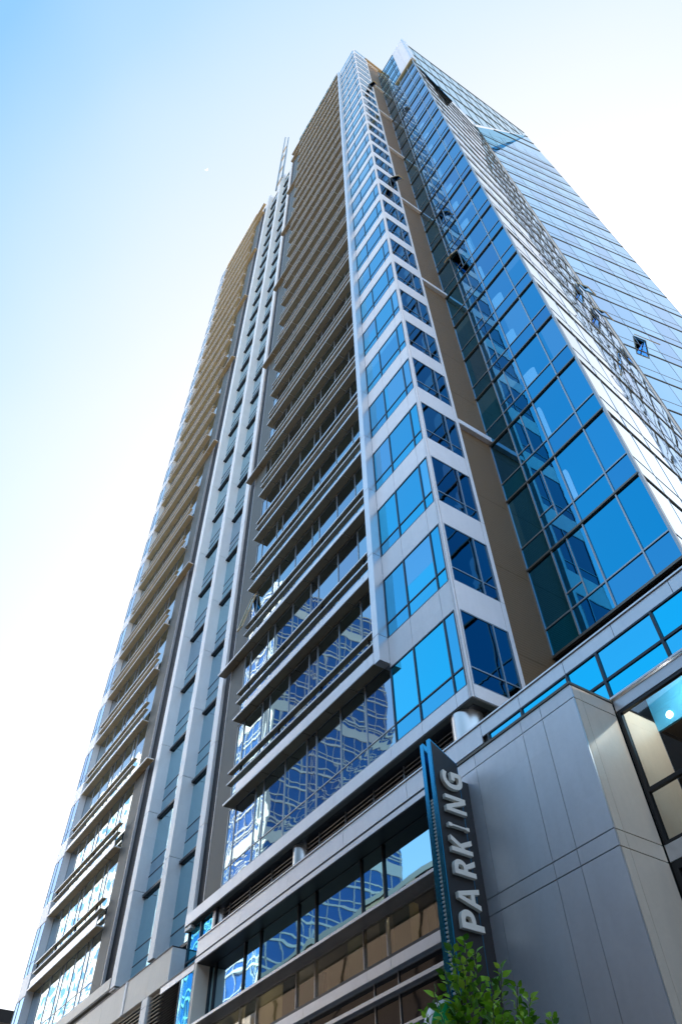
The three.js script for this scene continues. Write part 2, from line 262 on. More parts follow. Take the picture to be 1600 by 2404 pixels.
// rooftop lettering seen from behind, too small to read
{
  const s = thing('rooftop_sign', 'row of small teal letters standing along the roof edge of the tower', 'sign', [-20, 119.1, -11.1]);
  const teal = std('teal letter', [0.03, 0.20, 0.24], 0.4);
  for (let i = 0; i < 11; i++) { if (i === 4) continue; const x = -24.4 + i * 0.9, h = 0.8 + (i % 3) * 0.08, w = 0.5; part('letter', merge([bx(x, x + 0.12, 119.15, 119.2 + h, -11.08, -10.98), bx(x + 0.12, x + w, 119.2 + h * (i % 2 ? 0.45 : 0.85), 119.2 + h * (i % 2 ? 0.45 : 0.85) + 0.12, -11.08, -10.98), bx(x + 0.13, x + w, 119.2, 119.32, -11.08, -10.98)].concat(i % 3 ? [bx(x + w - 0.12, x + w - 0.005, 119.33, 119.2 + h * 0.42, -11.08, -10.98)] : [])), teal, s); }
}
{
  const m = thing('roof_mast', 'thin pale twin-pole mast with rungs rising over the stair core', 'mast', [-30.4, 115, -11.3]);
  part('pole', bx(-31.3, -31.08, 115, 135, -11.36, -11.16), M.mast, m); part('pole', bx(-31.26, -31.12, 135, 147, -11.32, -11.18), M.mast, m);
  part('pole', bx(-29.75, -29.55, 117, 133, -11.36, -11.16), M.mast, m); part('pole', bx(-29.71, -29.58, 133, 141, -11.32, -11.18), M.mast, m);
  for (const y of [117, 124, 130.8, 136]) part('rung', bx(-31.08, -29.75, y, y + 0.3, -11.33, -11.19), M.soffit, m);
}

// ───────────────────────── glass tower behind ─────────────────────────
const ZB = -15.375, XB = -6.09;
const glassTower = thing('glass_tower', 'faceted blue glass tower with a folded side and dark floor bands, on the right', 'glass tower', [-8, 0, -25]);
const bF = face(0, ZB, 0);
const f1a = V(XB, 0, ZB), f1b = V(-7.42, 0, -25.6), nv = V(-7.44, 0, -26.2), f2b = V(-5.48, 0, -35.8);
const ang = (a, b) => Math.atan2(-(b.z - a.z), b.x - a.x) * 180 / Math.PI;
const F1 = face(f1a.x, f1a.z, ang(f1a, f1b)), L1 = f1a.distanceTo(f1b), F2 = face(nv.x, nv.z, ang(nv, f2b)), L2 = nv.distanceTo(f2b);
const FC = face(f1a.x, f1a.z, ang(f1a, f2b)), LC = f1a.distanceTo(f2b);
{
  const sh = new THREE.Shape([[-11.15, -ZB + 0.08], [XB - 0.06, -ZB + 0.08], [-7.5, 25.6], [-7.5, 26.25], [-5.56, 35.8], [-11.15, 36]].map((p) => new THREE.Vector2(...p)));
  const g = new THREE.ExtrudeGeometry(sh, { depth: 88.5, bevelEnabled: false }); g.rotateX(-Math.PI / 2); g.translate(0, 11, 0);
  part('wall', g, M.black, glassTower);
}
const bXs = [-11.13, -9.97, -8.53, -7.08, XB - 0.02];
for (let j = 0; j < 22; j++) {
  const y = 16.17 + j * H;
  const w = windowOf(glassTower, bF, y, bXs, [0.0, 1.13, 3.79], { bar: 0.05, deep: 0.045, mat: M.mull, glass: M.glassB });
  part('floor_band', merge([bx(bXs[0], XB, y - 0.03, y + 0.03, -0.02, 0.075), bx(bXs[0], XB, y + 0.03, y + 0.08, -0.02, 0.05)]), M.bronze, glassTower, bF);
  sub('casement_bar', merge([bx(-9.28, -9.24, 1.13, 3.79, -0.02, 0.035), bx(-9.95, -9.28, 1.75, 1.79, -0.02, 0.03)]), M.mull, w);
  if (j > 0 && j < 17) {                                 // pale blinds with rounded lower corners behind the third sheet
    const tall = j % 5 === 1 || j % 5 === 2, bw = tall ? 0.2 : rr(0.45, 0.7), bh = tall ? rr(1.5, 2.1) : rr(0.8, 1.3), b0 = new THREE.Shape();
    b0.moveTo(0, 0); b0.lineTo(bw, 0); b0.lineTo(bw, bh * 0.7); b0.quadraticCurveTo(bw, bh, bw * 0.35, bh); b0.lineTo(0, bh); b0.closePath();
    const bg = new THREE.ExtrudeGeometry(b0, { depth: 0.004, bevelEnabled: false, curveSegments: 8 }); bg.translate(-8.47, 1.2, 0.004); sub('blind', bg, M.blindPale, w);
  }
  const n1 = 7, n2 = 6;
  const x1 = [...Array(n1 + 1).keys()].map((i) => i * L1 / n1), x2 = [...Array(n2 + 1).keys()].map((i) => i * L2 / n2);
  windowOf(glassTower, F1, y, x1, [0, 3.79], { bar: 0.03, deep: 0.012, mat: M.mull, glass: M.glassF, tilt: 0.003 });
  windowOf(glassTower, F2, y, x2, [0, 3.79], { bar: 0.03, deep: 0.012, mat: M.mull, glass: M.glassF });
  for (const [F, L] of [[F1, L1], [F2, L2]]) { part('floor_band', bx(0.02, L - 0.02, y - 0.03, y + 0.035, -0.02, 0.04), M.bronze, glassTower, F); part('transom', bx(0.02, L - 0.02, y + 1.12, y + 1.145, -0.02, 0.015), M.mull, glassTower, F); }
}
part('corner_trim', bx(XB - 0.02, XB + 0.05, 13, 98.9, ZB - 0.06, ZB + 0.06), M.mull, glassTower);
for (let j = 0; j < 22; j++) part('valley_trim', bx(L1 + 0.02, L1 + 0.6, 16.17 + j * H + 0.01, 16.17 + (j + 1) * H - 0.01, -0.05, 0.03), M.trim, glassTower, F1);
// crown: a flat glass front over the fold, its lower edge cut to a V, and a white corner panel
{
  const top = 113.9, poly = [[0, top], [0, 98.7], [5.58, 81], [LC, 111.6], [LC, top]];
  const clip = (x0, x1, y0, y1) => {
    let p = poly;
    for (const [a, s, c] of [[0, 1, x0], [0, -1, -x1], [1, 1, y0], [1, -1, -y1]]) {
      const o = []; for (let i = 0; i < p.length; i++) { const P = p[i], Q = p[(i + 1) % p.length], dp = s * P[a] - c, dq = s * Q[a] - c; if (dp >= 0) o.push(P); if (dp * dq < 0) { const t = dp / (dp - dq); o.push([P[0] + (Q[0] - P[0]) * t, P[1] + (Q[1] - P[1]) * t]); } } p = o; if (p.length < 3) return null;
    } return p;
  };
  const g = [], ys = [80, 83.3, 90.9, 98.5, 106.1, 113.3, 114], nx = 14;
  const plate = (p, d0, d1) => { const gg = new THREE.ExtrudeGeometry(new THREE.Shape(p.map((q) => new THREE.Vector2(...q))), { depth: d1 - d0, bevelEnabled: false }); gg.translate(0, 0, d0); return gg; };
  for (let j = 1; j < ys.length - 1; j++) { const p = clip(0, LC, ys[j] - 0.06, ys[j] + 0.06); if (p) g.push(plate(p, -0.02, 0.05)); }
  for (let i = 1; i < nx; i++) for (const w of [0]) { const x = i * LC / nx + w, p = clip(x - 0.018, x + 0.018, 70, 113.3); if (p) g.push(plate(p, -0.02, 0.03)); }
  const w = part('crown_window', merge(g), M.bronze, glassTower, FC);
  for (let j = 0; j < ys.length - 1; j++) for (let i = 0; i < nx; i++) { const p = clip(i * LC / nx, (i + 1) * LC / nx, ys[j], ys[j + 1]); if (!p) continue; const cx = p.reduce((a, q) => a + q[0], 0) / p.length, cyy = p.reduce((a, q) => a + q[1], 0) / p.length; const m = sub('pane', plate(p.map((q) => [q[0] - cx, q[1] - cyy]), -0.02, 0), M.glass, w); m.position.set(cx, cyy, 0); m.rotation.set(rr(-0.002, 0.002), rr(-0.002, 0.002), 0); }
  { const poly2 = [[0, 99.6], [L2, 99.6], [L2, 111.5]], clip2 = (x0, x1, y0, y1) => { let p = poly2; for (const [a, q, c] of [[0, 1, x0], [0, -1, -x1], [1, 1, y0], [1, -1, -y1]]) { const o = []; for (let i = 0; i < p.length; i++) { const P = p[i], Q = p[(i + 1) % p.length], dp = q * P[a] - c, dq = q * Q[a] - c; if (dp >= 0) o.push(P); if (dp * dq < 0) { const t = dp / (dp - dq); o.push([P[0] + (Q[0] - P[0]) * t, P[1] + (Q[1] - P[1]) * t]); } } p = o; if (p.length < 3) return null; } return p; };
    const fr = []; for (let j = 0; j < 4; j++) { const p = clip2(0, L2, 99.55 + j * H - 0.05, 99.55 + j * H + 0.05); if (p) fr.push(plate(p, -0.02, 0.06)); }
    const w2 = part('upper_window', merge(fr), M.bronze, glassTower, F2);
    for (let j = 0; j < 4; j++) for (let i = 0; i < 6; i++) { const p = clip2(i * L2 / 6 + 0.012, (i + 1) * L2 / 6 - 0.012, 99.55 + j * H, 99.55 + (j + 1) * H); if (p) sub('pane', plate(p, -0.02, 0), M.glassF, w2); } }
  for (let j = 0; j < 4; j++) windowOf(glassTower, bF, 99.55 + j * H, [-11.13, -9.97, -8.53, -7.97], [0, 1.13, 3.6], { bar: 0.05, deep: 0.05, mat: M.darkmull });
  part('wall', bx(-11.1, XB - 0.1, 99.5, 113.6, -22, ZB - 0.1), M.black, glassTower);
  part('corner_panel', bx(-7.95, -7.06, 98.95, 113.95, -0.1, 0.16), M.white, glassTower, bF); part('corner_panel', bx(-7.04, XB + 0.0, 98.95, 113.95, -0.1, 0.16), M.white, glassTower, bF);
  part('corner_trim', bx(XB + 0.004, XB + 0.2, 98.9, 113.95, ZB - 0.5, ZB + 0.16), M.silver, glassTower);
  part('crown_beam', bx(-9.1, XB, 98.55, 98.93, -0.02, 0.2), M.soffit, glassTower, bF);
}
openSash(glassTower, bF, -9.93, -9.3, 44.5, 46.4, 22, M.glassB);
openSash(glassTower, F2, 1.7, 2.7, 43.5, 45.2, 16, M.glassF);
openSash(glassTower, F1, 8.9, 9.8, 47.4, 49.0, 16, M.glassF);
openSash(glassTower, F1, 8.9, 9.8, 43.6, 45.2, 16, M.glassF);

// ───────────────────────── podium ─────────────────────────
const zP = -11.0;
const podium = thing('podium_building', 'grey panelled low podium along the foot of the towers with strip windows', 'building', [-16, 0, -13]);
const pF = face(0, zP, 0);
part('wall', merge([bx(-25.1, -10.3, 0, 7.0, -14, zP - 0.8), bx(-25.1, -7.0, 11.2, 11.85, -11.5, zP - 0.06), bx(-10.3, -7.05, 0, 10.2, -12, zP + 0.02), bx(-60, -27.9, 0, 10, -14, -11.7), bx(-7.05, 10, 0, 5, -14, -11.4)]), M.black, podium);
const fasXs = [-25.12, -23.55, -22.1, -19.2, -16.3, -13.4, -11.9, -10.5];
for (let i = 0; i + 1 < fasXs.length; i++) part('parapet_panel', bx(fasXs[i] + 0.006, fasXs[i + 1] - 0.006, 11.37, 11.86, -0.05, 0), M.fascia, podium, pF);
for (const [a, b] of [[-10.5, -9.2], [-9.2, -7.8], [-7.8, -6.4], [-6.4, -4.9], [-4.9, -3.4], [-3.4, -1]]) part('parapet_panel', bx(a + 0.006, b - 0.006, 11.53, 11.86, -0.05, 0), M.fascia, podium, pF);
part('coping', merge([bx(-25.14, -0.5, 11.865, 11.885, -0.55, 0.03), bx(-25.14, -0.5, 11.885, 11.92, -0.55, 0.012)]), M.silver, podium, pF);
part('return_panel', bx(-25.14, -25.1, 11.37, 11.86, -0.6, -0.004), M.fin, podium, pF);
part('channel', bx(-25.2, -10.3, 11.30, 11.365, -0.2, -0.02), M.dark, podium, pF);
for (const [a, b] of [[-25.17, -19.3], [-19.3, -13.5], [-13.5, -10.31]]) part('lintel_panel', bx(a + 0.005, b - 0.005, 11.15, 11.295, -0.06, 0.012), M.fascia, podium, pF);
part('lintel_soffit', bx(-25.1, -10.3, 11.12, 11.148, -0.6, -0.01), M.dark, podium, pF);
part('jamb', bx(-25.17, -25.0, 7.2, 11.15, -0.56, 0.0), M.cream, podium, pF);
const bayXs = [-24.98, -24.6, -22.6, -21.6, -19.4, -18.45, -16.2, -15.22, -13.0, -12.0, -10.3];
const glz = face(0, zP - 0.53, 0);
windowOf(podium, glz, 0, bayXs, [9.4, 11.13], { bar: 0.045, deep: 0.05, mat: M.dark, tilt: 0.003, glass: M.glassP });
windowOf(podium, glz, 0, bayXs, [8.3, 9.36], { bar: 0.045, deep: 0.05, mat: M.mull, glass: M.clear });
for (const [a, b] of [[-25.0, -16.4], [-16.4, -10.3]]) part('transom_shelf', merge([bx(a + 0.004, b - 0.004, 9.335, 9.405, -0.03, 0.0), bx(a, b, 9.36, 9.4, -0.5, -0.03)]), M.fascia, podium, pF);
for (const [a, b] of [[-25.0, -21.6], [-21.6, -18.2], [-18.2, -15.4], [-15.4, -14.48], [-14.48, -10.3]]) part('sill_panel', bx(a + 0.006, b - 0.006, 7.88, 8.11, -0.5, 0), M.fascia, podium, pF);
part('sill_lip', bx(-25, -10.3, 8.112, 8.19, -0.5, -0.03), M.dark, podium, pF);
for (const [y0, y1] of [[7.44, 7.52], [6.7, 6.77], [5.9, 5.97]]) part('horizontal_bar', bx(-25, -10.3, y0, y1, -0.25, 0), M.fascia, podium, pF);
for (let y = 0; y < 3; y++) windowOf(podium, face(0, zP - 0.2, 0), 0, [-25, -21.6, -18.2, -15.4, -14.48, -12.4, -10.3], [[7.52, 7.88], [6.77, 7.44], [2, 6.7]][y], { glass: M.glassDark, mat: M.mull, bar: 0.03, deep: 0.03 });
// plant louvres between podium and tower, and the round columns
for (let i = 0; i < 9; i++) part('louvre_slat', (() => { const g = new THREE.BoxGeometry(14.6, 0.018, 0.13); g.rotateX(0.6); g.translate(-19, 11.98 + i * 0.13, -11.85); return g; })(), M.mull, podium);
for (let x = -26; x < -11.8; x += 1.45) part('louvre_post', bx(x, x + 0.03, 11.9, 13.05, -11.79, -11.76), M.mull, podium);
part('louvre_back', bx(-27, -11.2, 11.9, 13.06, -12.1, -12.08), M.black, podium);
for (const [x, z, r] of [[-11.72, -11.85, 0.43], [-19.85, -11.88, 0.33], [-25.38, -11.9, 0.33]]) { const g = new THREE.CylinderGeometry(r, r, 1.6, 48); g.translate(x, 12.26, z); part('round_column', g, M.column, podium); }
// glass band above the pier and the window bay on the right
windowOf(podium, face(0, zP - 0.03, 0), 0, [-10.3, -9.2, -7.8, -6.95, -5.5, -4.1, -2.6, -1], [10.37, 10.80, 11.52], { bar: 0.055, deep: 0.04, mat: M.darkmull });
part('glass_lip', bx(-6.96, -1, 10.325, 10.365, -0.05, 0.05), M.silver, podium, pF);
for (const [a, b] of [[-6.95, -4], [-4, -1]]) part('lintel_panel', bx(a + 0.004, b - 0.004, 10.07, 10.30, -0.06, 0.0), M.fascia, podium, pF);
part('window_frame', merge([bx(-6.95, -1, 10.0, 10.065, -0.1, -0.01), bx(-6.955, -6.88, 7.5, 10.0, -0.1, -0.01), bx(-6.88, -1, 8.40, 8.47, -0.1, -0.01), bx(-6.88, -1, 7.5, 7.54, -0.1, -0.012)]), M.dark, podium, pF);
{ const w = part('bay_window', merge([bx(-4.2, -4.14, 7.54, 10, -0.1, -0.01)]), M.dark, podium, pF); for (const [a, b] of [[-6.88, -4.2], [-4.14, -1]]) for (const [c, d] of [[7.54, 8.4], [8.47, 10]]) pane(w, M.clear, a, b, c, d, -0.05, 'pane', 0); }
for (const [a, b] of [[-6.95, -4], [-4, -1]]) part('sill_panel', bx(a + 0.004, b - 0.004, 7.21, 7.48, -0.06, 0.0), M.fascia, podium, pF);
part('window_frame', merge([bx(-6.95, -1, 7.1, 7.2, -0.15, -0.012), bx(-6.95, -6.87, 4, 7.1, -0.1, -0.012)]), M.dark, podium, pF);
windowOf(podium, face(0, zP - 0.05, 0), 0, [-6.87, -4, -1], [4, 7.1], { glass: M.glassDark, mat: M.dark });
part('inner_wall', merge([bx(-7.02, -6.97, 7.5, 10.28, -12.21, zP - 0.11), bx(-6.969, -6.965, 7.5, 9.2, -12.0, -11.3)]), M.cream, podium);
part('inner_ceiling', bx(-6.96, 14.9, 10.07, 10.14, -18, -12.26), std('brown ceiling', [0.13, 0.085, 0.045], 0.6), podium);
for (let i = 0; i < 6; i++) part('ceiling_strip', bx(-6.9 + i * 1.3, -6.885 + i * 1.3, 10.055, 10.068, -17.9, -12.3), M.black, podium);
part('inner_fascia', bx(-6.96, 14.9, 10.075, 11.42, -12.255, -12.2), std('blue fascia', [0.10, 0.50, 0.86], 0.3), podium);
part('wall', merge([bx(-7.02, 16, 0, 11.4, -30, -18.2), bx(-7.02, 16, 11.45, 11.8, -30, -11.1), bx(-7.02, -6.98, 0, 7.4, -18, -11.5), bx(15, 16, 0, 11.4, -18.2, -11.1), bx(-27.2, -10.5, 0, 7.05, -30, -14.2), bx(-60, 16, 0, 11.4, -31, -30.05)]), M.black, podium);
part('inner_back', bx(-7, -1, 7.3, 9.42, -18.1, -18), M.olive, podium);
{ // pier with its joints open
  const vx = [-10.3, -9.73, -8.34, -7.79, -6.97], hy = [0.1, 2.6, 4.7, 7.205, 7.485, 9.975, 10.26], zf = -9.855;
  for (let i = 0; i < 4; i++) for (let j = 0; j < 6; j++) part('pier_panel', bx(vx[i] + 0.006, vx[i + 1] - (i === 3 ? 0.004 : 0.006), hy[j] + 0.01, hy[j + 1] - 0.01, zf - 0.04, zf), M.pier, podium);
  const zz = [-9.896, -10.09, -11.0];
  for (let i = 0; i < 2; i++) for (let j = 0; j < 6; j++) part('pier_panel', bx(-7.02, -6.97, hy[j] + 0.01, hy[j + 1] - 0.01, zz[i + 1] + (i ? 0.02 : 0.004), zz[i] - 0.004), M.cream, podium);  // right side of the grey pier: warm light painted in as cream
  part('pier_core', bx(-10.28, -7.03, 0, 10.25, zP + 0.03, zf - 0.05), M.black, podium);
  part('coping', merge([bx(-10.31, -6.95, 10.265, 10.30, zP, zf + 0.02), bx(-10.31, -6.96, 10.30, 10.33, zP, zf + 0.005)]), M.bronze, podium);
}
// left end of the podium: cream parapet, louvres and a narrow glazed strip
const beXs = [-60, -50, -44, -38, -35.28, -33.8, -31.45, -31.25, -29.2, -27.34];
for (let i = 0; i + 1 < beXs.length; i++) part('parapet_panel', bx(beXs[i] + 0.008, beXs[i + 1] - 0.008, 11.25, 12.36, -0.4, i === 6 ? 0.03 : 0), i === 6 ? M.fin : M.cream, podium, pF);
part('return_panel', bx(-27.338, -27.30, 11.25, 12.36, -0.58, -0.002), M.fin, podium, pF);
part('coping', bx(-60, -27.29, 12.365, 12.40, -0.6, 0.02), M.dark, podium, pF);
windowOf(podium, face(0, -11.6, 0), 0, [-27.3, -26.3, -25.15], [9, 11.9, 13.05], { bar: 0.06, deep: 0.06 });
part('coping', bx(-27.9, -25.2, 11.20, 11.25, -0.35, 0.012), M.dark, podium, pF);
for (const [a, b] of [[-27.84, -26.2], [-26.2, -25.19]]) part('lintel_panel', bx(a + 0.004, b - 0.004, 11.0, 11.195, -0.05, 0.0), M.fascia, podium, pF);
windowOf(podium, face(0, -11.02, 0), 0, [-26.2, -25.19], [6, 11.0], { bar: 0.03, deep: 0.02 });
for (let i = 0; i < 46; i++) part('louvre_slat', (() => { const g = new THREE.BoxGeometry(1.6, 0.014, 0.09); g.rotateX(0.7); g.translate(-27.03, 7.2 + i * 0.083, -11.06); return g; })(), M.dark, podium);
part('louvre_back', bx(-32.4, -26.2, 5, 11.2, -11.4, -11.2), M.black, podium);
for (const [y0, y1] of [[7, 10.92], [10.935, 11.22]]) part('pier_panel', bx(-29.4, -28.88, y0, y1, -0.45, 0.02), M.fin, podium, pF);
for (let i = 0; i < 26; i++) part('louvre_slat', (() => { const g = new THREE.BoxGeometry(4.2, 0.02, 0.11); g.rotateX(0.5); g.translate(-31.5, 8 + i * 0.125, -11.08); return g; })(), M.cream, podium);
for (let i = 0; i < 26; i++) part('louvre_slat', (() => { const g = new THREE.BoxGeometry(1.0, 0.02, 0.11); g.rotateX(0.5); g.translate(-28.35, 8 + i * 0.125, -11.1); return g; })(), M.cream, podium);

// ───────────────────────── room behind the strip windows ─────────────────────────
{
  const wallM = std('tan painted wall', [0.27, 0.24, 0.15], 0.8), yel = std('ochre wall', [0.50, 0.28, 0.04], 0.8), wood = std('dark wood', [0.035, 0.025, 0.02], 0.5);
  part('room_ceiling', bx(-25, -10.3, 11.0, 11.1, -16.5, -11.62), std('white ceiling', [0.6, 0.58, 0.54], 0.8), podium);
  part('room_floor', bx(-25, -10.3, 7.1, 7.2, -16.5, -11.62), wood, podium);
  part('room_wall', merge([bx(-25, -15.2, 7.2, 11, -16.6, -16.5), bx(-25, -24.9, 7.2, 11, -16.5, -11.65)]), wallM, podium);
  part('room_wall', merge([bx(-15.2, -10.3, 7.2, 11, -14.6, -14.5), bx(-10.4, -10.3, 7.2, 11, -14.5, -11.65)]), yel, podium);
  for (const [a, b, z, y0, y1, m] of [[-24.4, -23.6, -12.6, 8.4, 10.2, wallM], [-22.4, -21.7, -12.8, 7.2, 10.9, wood], [-20.9, -19.6, -12.5, 8.3, 9.6, wood], [-19.4, -18.6, -13.2, 7.2, 10.9, wallM], [-16.6, -16.35, -12.3, 7.2, 10.9, wallM], [-15.1, -14.3, -12.7, 8.6, 9.7, wallM], [-14.2, -14.05, -12.2, 7.2, 10.9, wood]]) part('partition', bx(a, b, y0, y1, z - 0.12, z), m, podium);
  const cab = thing('display_cabinet', 'dark wooden cabinet behind the glass with a white pot on it', 'cabinet', [-13.4, 7.2, -12.6]);
  part('carcass', bx(-13.9, -12.95, 7.2, 9.05, -12.9, -12.2), wood, cab); part('top', bx(-13.95, -12.9, 9.05, 9.09, -12.95, -12.15), wood, cab); part('door_edge', bx(-13.5, -13.47, 7.3, 9.0, -12.2, -12.18), M.silver, cab);
  const pot = new THREE.CylinderGeometry(0.09, 0.075, 0.2, 20); pot.translate(-13.3, 9.19, -12.4);
  const po = shade(new THREE.Mesh(pot, std('white pot', [0.75, 0.74, 0.7], 0.5))); po.name = 'pot'; scene.add(tag(po, 'small white pot on top of the dark cabinet behind the glass', 'pot'));
  for (const [i, x] of [[0, -13.62], [1, -13.85]]) { const g = new THREE.SphereGeometry(0.085, 20, 14); g.scale(1, 0.9, 1); g.translate(x, 9.165, -12.28); const j = shade(new THREE.Mesh(g, std('green glazed jar', [0.30, 0.45, 0.38], 0.3))); j.name = numbered('jar'); scene.add(tag(j, i ? 'pale green round jar at the left edge of the dark cabinet top' : 'pale green round jar next to the white pot on the cabinet', 'jar')); }
  const ch = thing('desk_chair', 'dark chair against the ochre wall behind the glass beside the sign', 'chair', [-12.2, 7.9, -12.4]);
  part('backrest', bx(-12.45, -12.05, 8.75, 9.1, -12.45, -12.4), wood, ch); part('seat', bx(-12.45, -12.05, 8.3, 8.36, -12.4, -12.0), wood, ch); for (const x of [-12.42, -12.1]) part('leg', bx(x, x + 0.03, 7.2, 8.75, -12.43, -12.4), wood, ch);
  const shelf = thing('wall_unit', 'pale tan box unit hanging behind the lower strip window', 'cupboard', [-15.7, 8.7, -12.4]);
  part('body', bx(-16.0, -15.3, 8.72, 9.9, -12.6, -12.3), wallM, shelf);
  const table = thing('dining_table', 'dark table with a steel leg behind the lower strip window', 'table', [-17.2, 7.2, -12.6]);
  part('table_top', bx(-18.0, -16.5, 8.75, 8.82, -13.2, -12.1), wood, table); part('leg', bx(-17.2, -17.12, 7.2, 8.75, -12.6, -12.52), M.silver, table);
  for (const [i, x, z] of [[0, -23.5, -13.2], [1, -19.2, -13.2], [2, -12.4, -13.0]]) {
    const d = thing('ceiling_downlight', ['round ceiling downlight behind the left end of the strip window', 'round ceiling downlight behind the middle of the strip window', 'round ceiling downlight over the cabinet beside the sign'][i], 'lamp', [x, 10.97, z]);
    const g = new THREE.CylinderGeometry(0.11, 0.11, 0.03, 24); g.translate(x, 10.98, z); part('lamp_disc', g, std('lamp', [1, 1, 1], 0.5, 0, { emissive: col(1, 0.85, 0.6), emissiveIntensity: 2 }), d);
    const l = new THREE.PointLight(col(1, 0.86, 0.66), 0.9); l.position.set(x, 10.9, z); l.castShadow = true; scene.add(l);
  }
  const d = thing('ceiling_downlight', 'bright round downlight behind the window at the right edge', 'lamp', [-6.6, 10.25, -12.19]);
  const g = new THREE.CylinderGeometry(0.07, 0.07, 0.03, 24); g.rotateX(Math.PI / 2); g.translate(-6.6, 10.25, -12.19); part('lamp_disc', g, std('lamp', [1, 1, 1], 0.5, 0, { emissive: col(1, 0.97, 0.9), emissiveIntensity: 2.5 }), d);
  const l = new THREE.PointLight(col(1, 0.97, 0.92), 1.6); l.position.set(-5.9, 10.35, -11.5); l.castShadow = true; scene.add(l);
}

// ───────────────────────── PARKING sign ─────────────────────────
{
  const s = thing('parking_sign', 'tall dark blade sign with raised cream letters reading PARKING', 'sign', [-10.18, 0, -9.3]);
  const blade = (x0, x1) => { const sh = new THREE.Shape([[8.94, 2.6], [9.6, 2.6], [9.6, 10.1], [8.94, 10.48]].map((p) => new THREE.Vector2(...p))); const g = new THREE.ExtrudeGeometry(sh, { depth: x1 - x0, bevelEnabled: true, bevelSize: 0.004, bevelThickness: 0.004, bevelSegments: 1 }); g.rotateY(Math.PI / 2); g.translate(x0, 0, 0); return g; };
  part('blade', blade(-10.33, -10.225), M.signSky, s); part('blade', blade(-10.115, -10.012), M.signSky, s);
  part('face_plate', (() => { const sh = new THREE.Shape([[8.965, 2.7], [9.585, 2.7], [9.585, 10.085], [8.965, 10.44]].map((p) => new THREE.Vector2(...p))); const g = new THREE.ExtrudeGeometry(sh, { depth: 0.006, bevelEnabled: false }); g.rotateY(Math.PI / 2); g.translate(-10.008, 0, 0); return g; })(), M.signFace, s);
  part('spine', bx(-10.22, -10.12, 2.6, 10.0, -9.5, -9.4), M.black, s);
  part('mounting_plate', bx(-10.3, -10.03, 2.5, 9.76, -9.85, -9.625), M.signFace, s);
  for (let i = 0; i < 92; i++) { const y = 9.19 - i * 0.07; part('slat', bx(-10.222, -10.118, y, y + 0.034, -9.1, -8.965), M.letter, s); }
  const font = await new FontLoader().loadAsync('fonts/droid/droid_sans_bold.typeface.json');
  const spans = { P: [6.835, 7.15], A: [7.19, 7.56], R: [7.745, 8.06], K: [8.15, 8.45], I: [8.62, 8.69], N: [8.93, 9.265], G: [9.42, 9.79] };
  for (const ch of 'PARKING') {
    const g = new TextGeometry(ch, { font, size: 1, depth: 0.07, curveSegments: 10, bevelEnabled: true, bevelThickness: 0.006, bevelSize: 0.006, bevelSegments: 2 });
    g.computeBoundingBox(); const b = g.boundingBox, [y0, y1] = spans[ch];
    g.translate(-b.min.x, -b.min.y, 0); g.scale((y1 - y0) / (b.max.x - b.min.x), 0.5 / (b.max.y - b.min.y), 1);
    // text runs upwards (+y), its top towards the street (+z), raised towards +x
    g.applyMatrix4(new THREE.Matrix4().makeBasis(V(0, 1, 0), V(0, 0, 1), V(1, 0, 0)));
    g.translate(-9.985, y0, -9.58); part('letter', g, M.letter, s);
  }
}
{
  const s = thing('round_sign', 'round green sign with a white rim half hidden by the street tree', 'sign', [-10.46, 4.9, -9.05]);
  const disc = (r, t, m, n) => { const g = new THREE.CylinderGeometry(r, r, t, 56); g.rotateZ(Math.PI / 2); g.translate(-10.46, 5.4, -9.05); part(n, g, m, s); };
  disc(0.50, 0.14, M.white, 'rim'); disc(0.455, 0.16, std('green sign face', [0.01, 0.30, 0.08], 0.35), 'face');
}

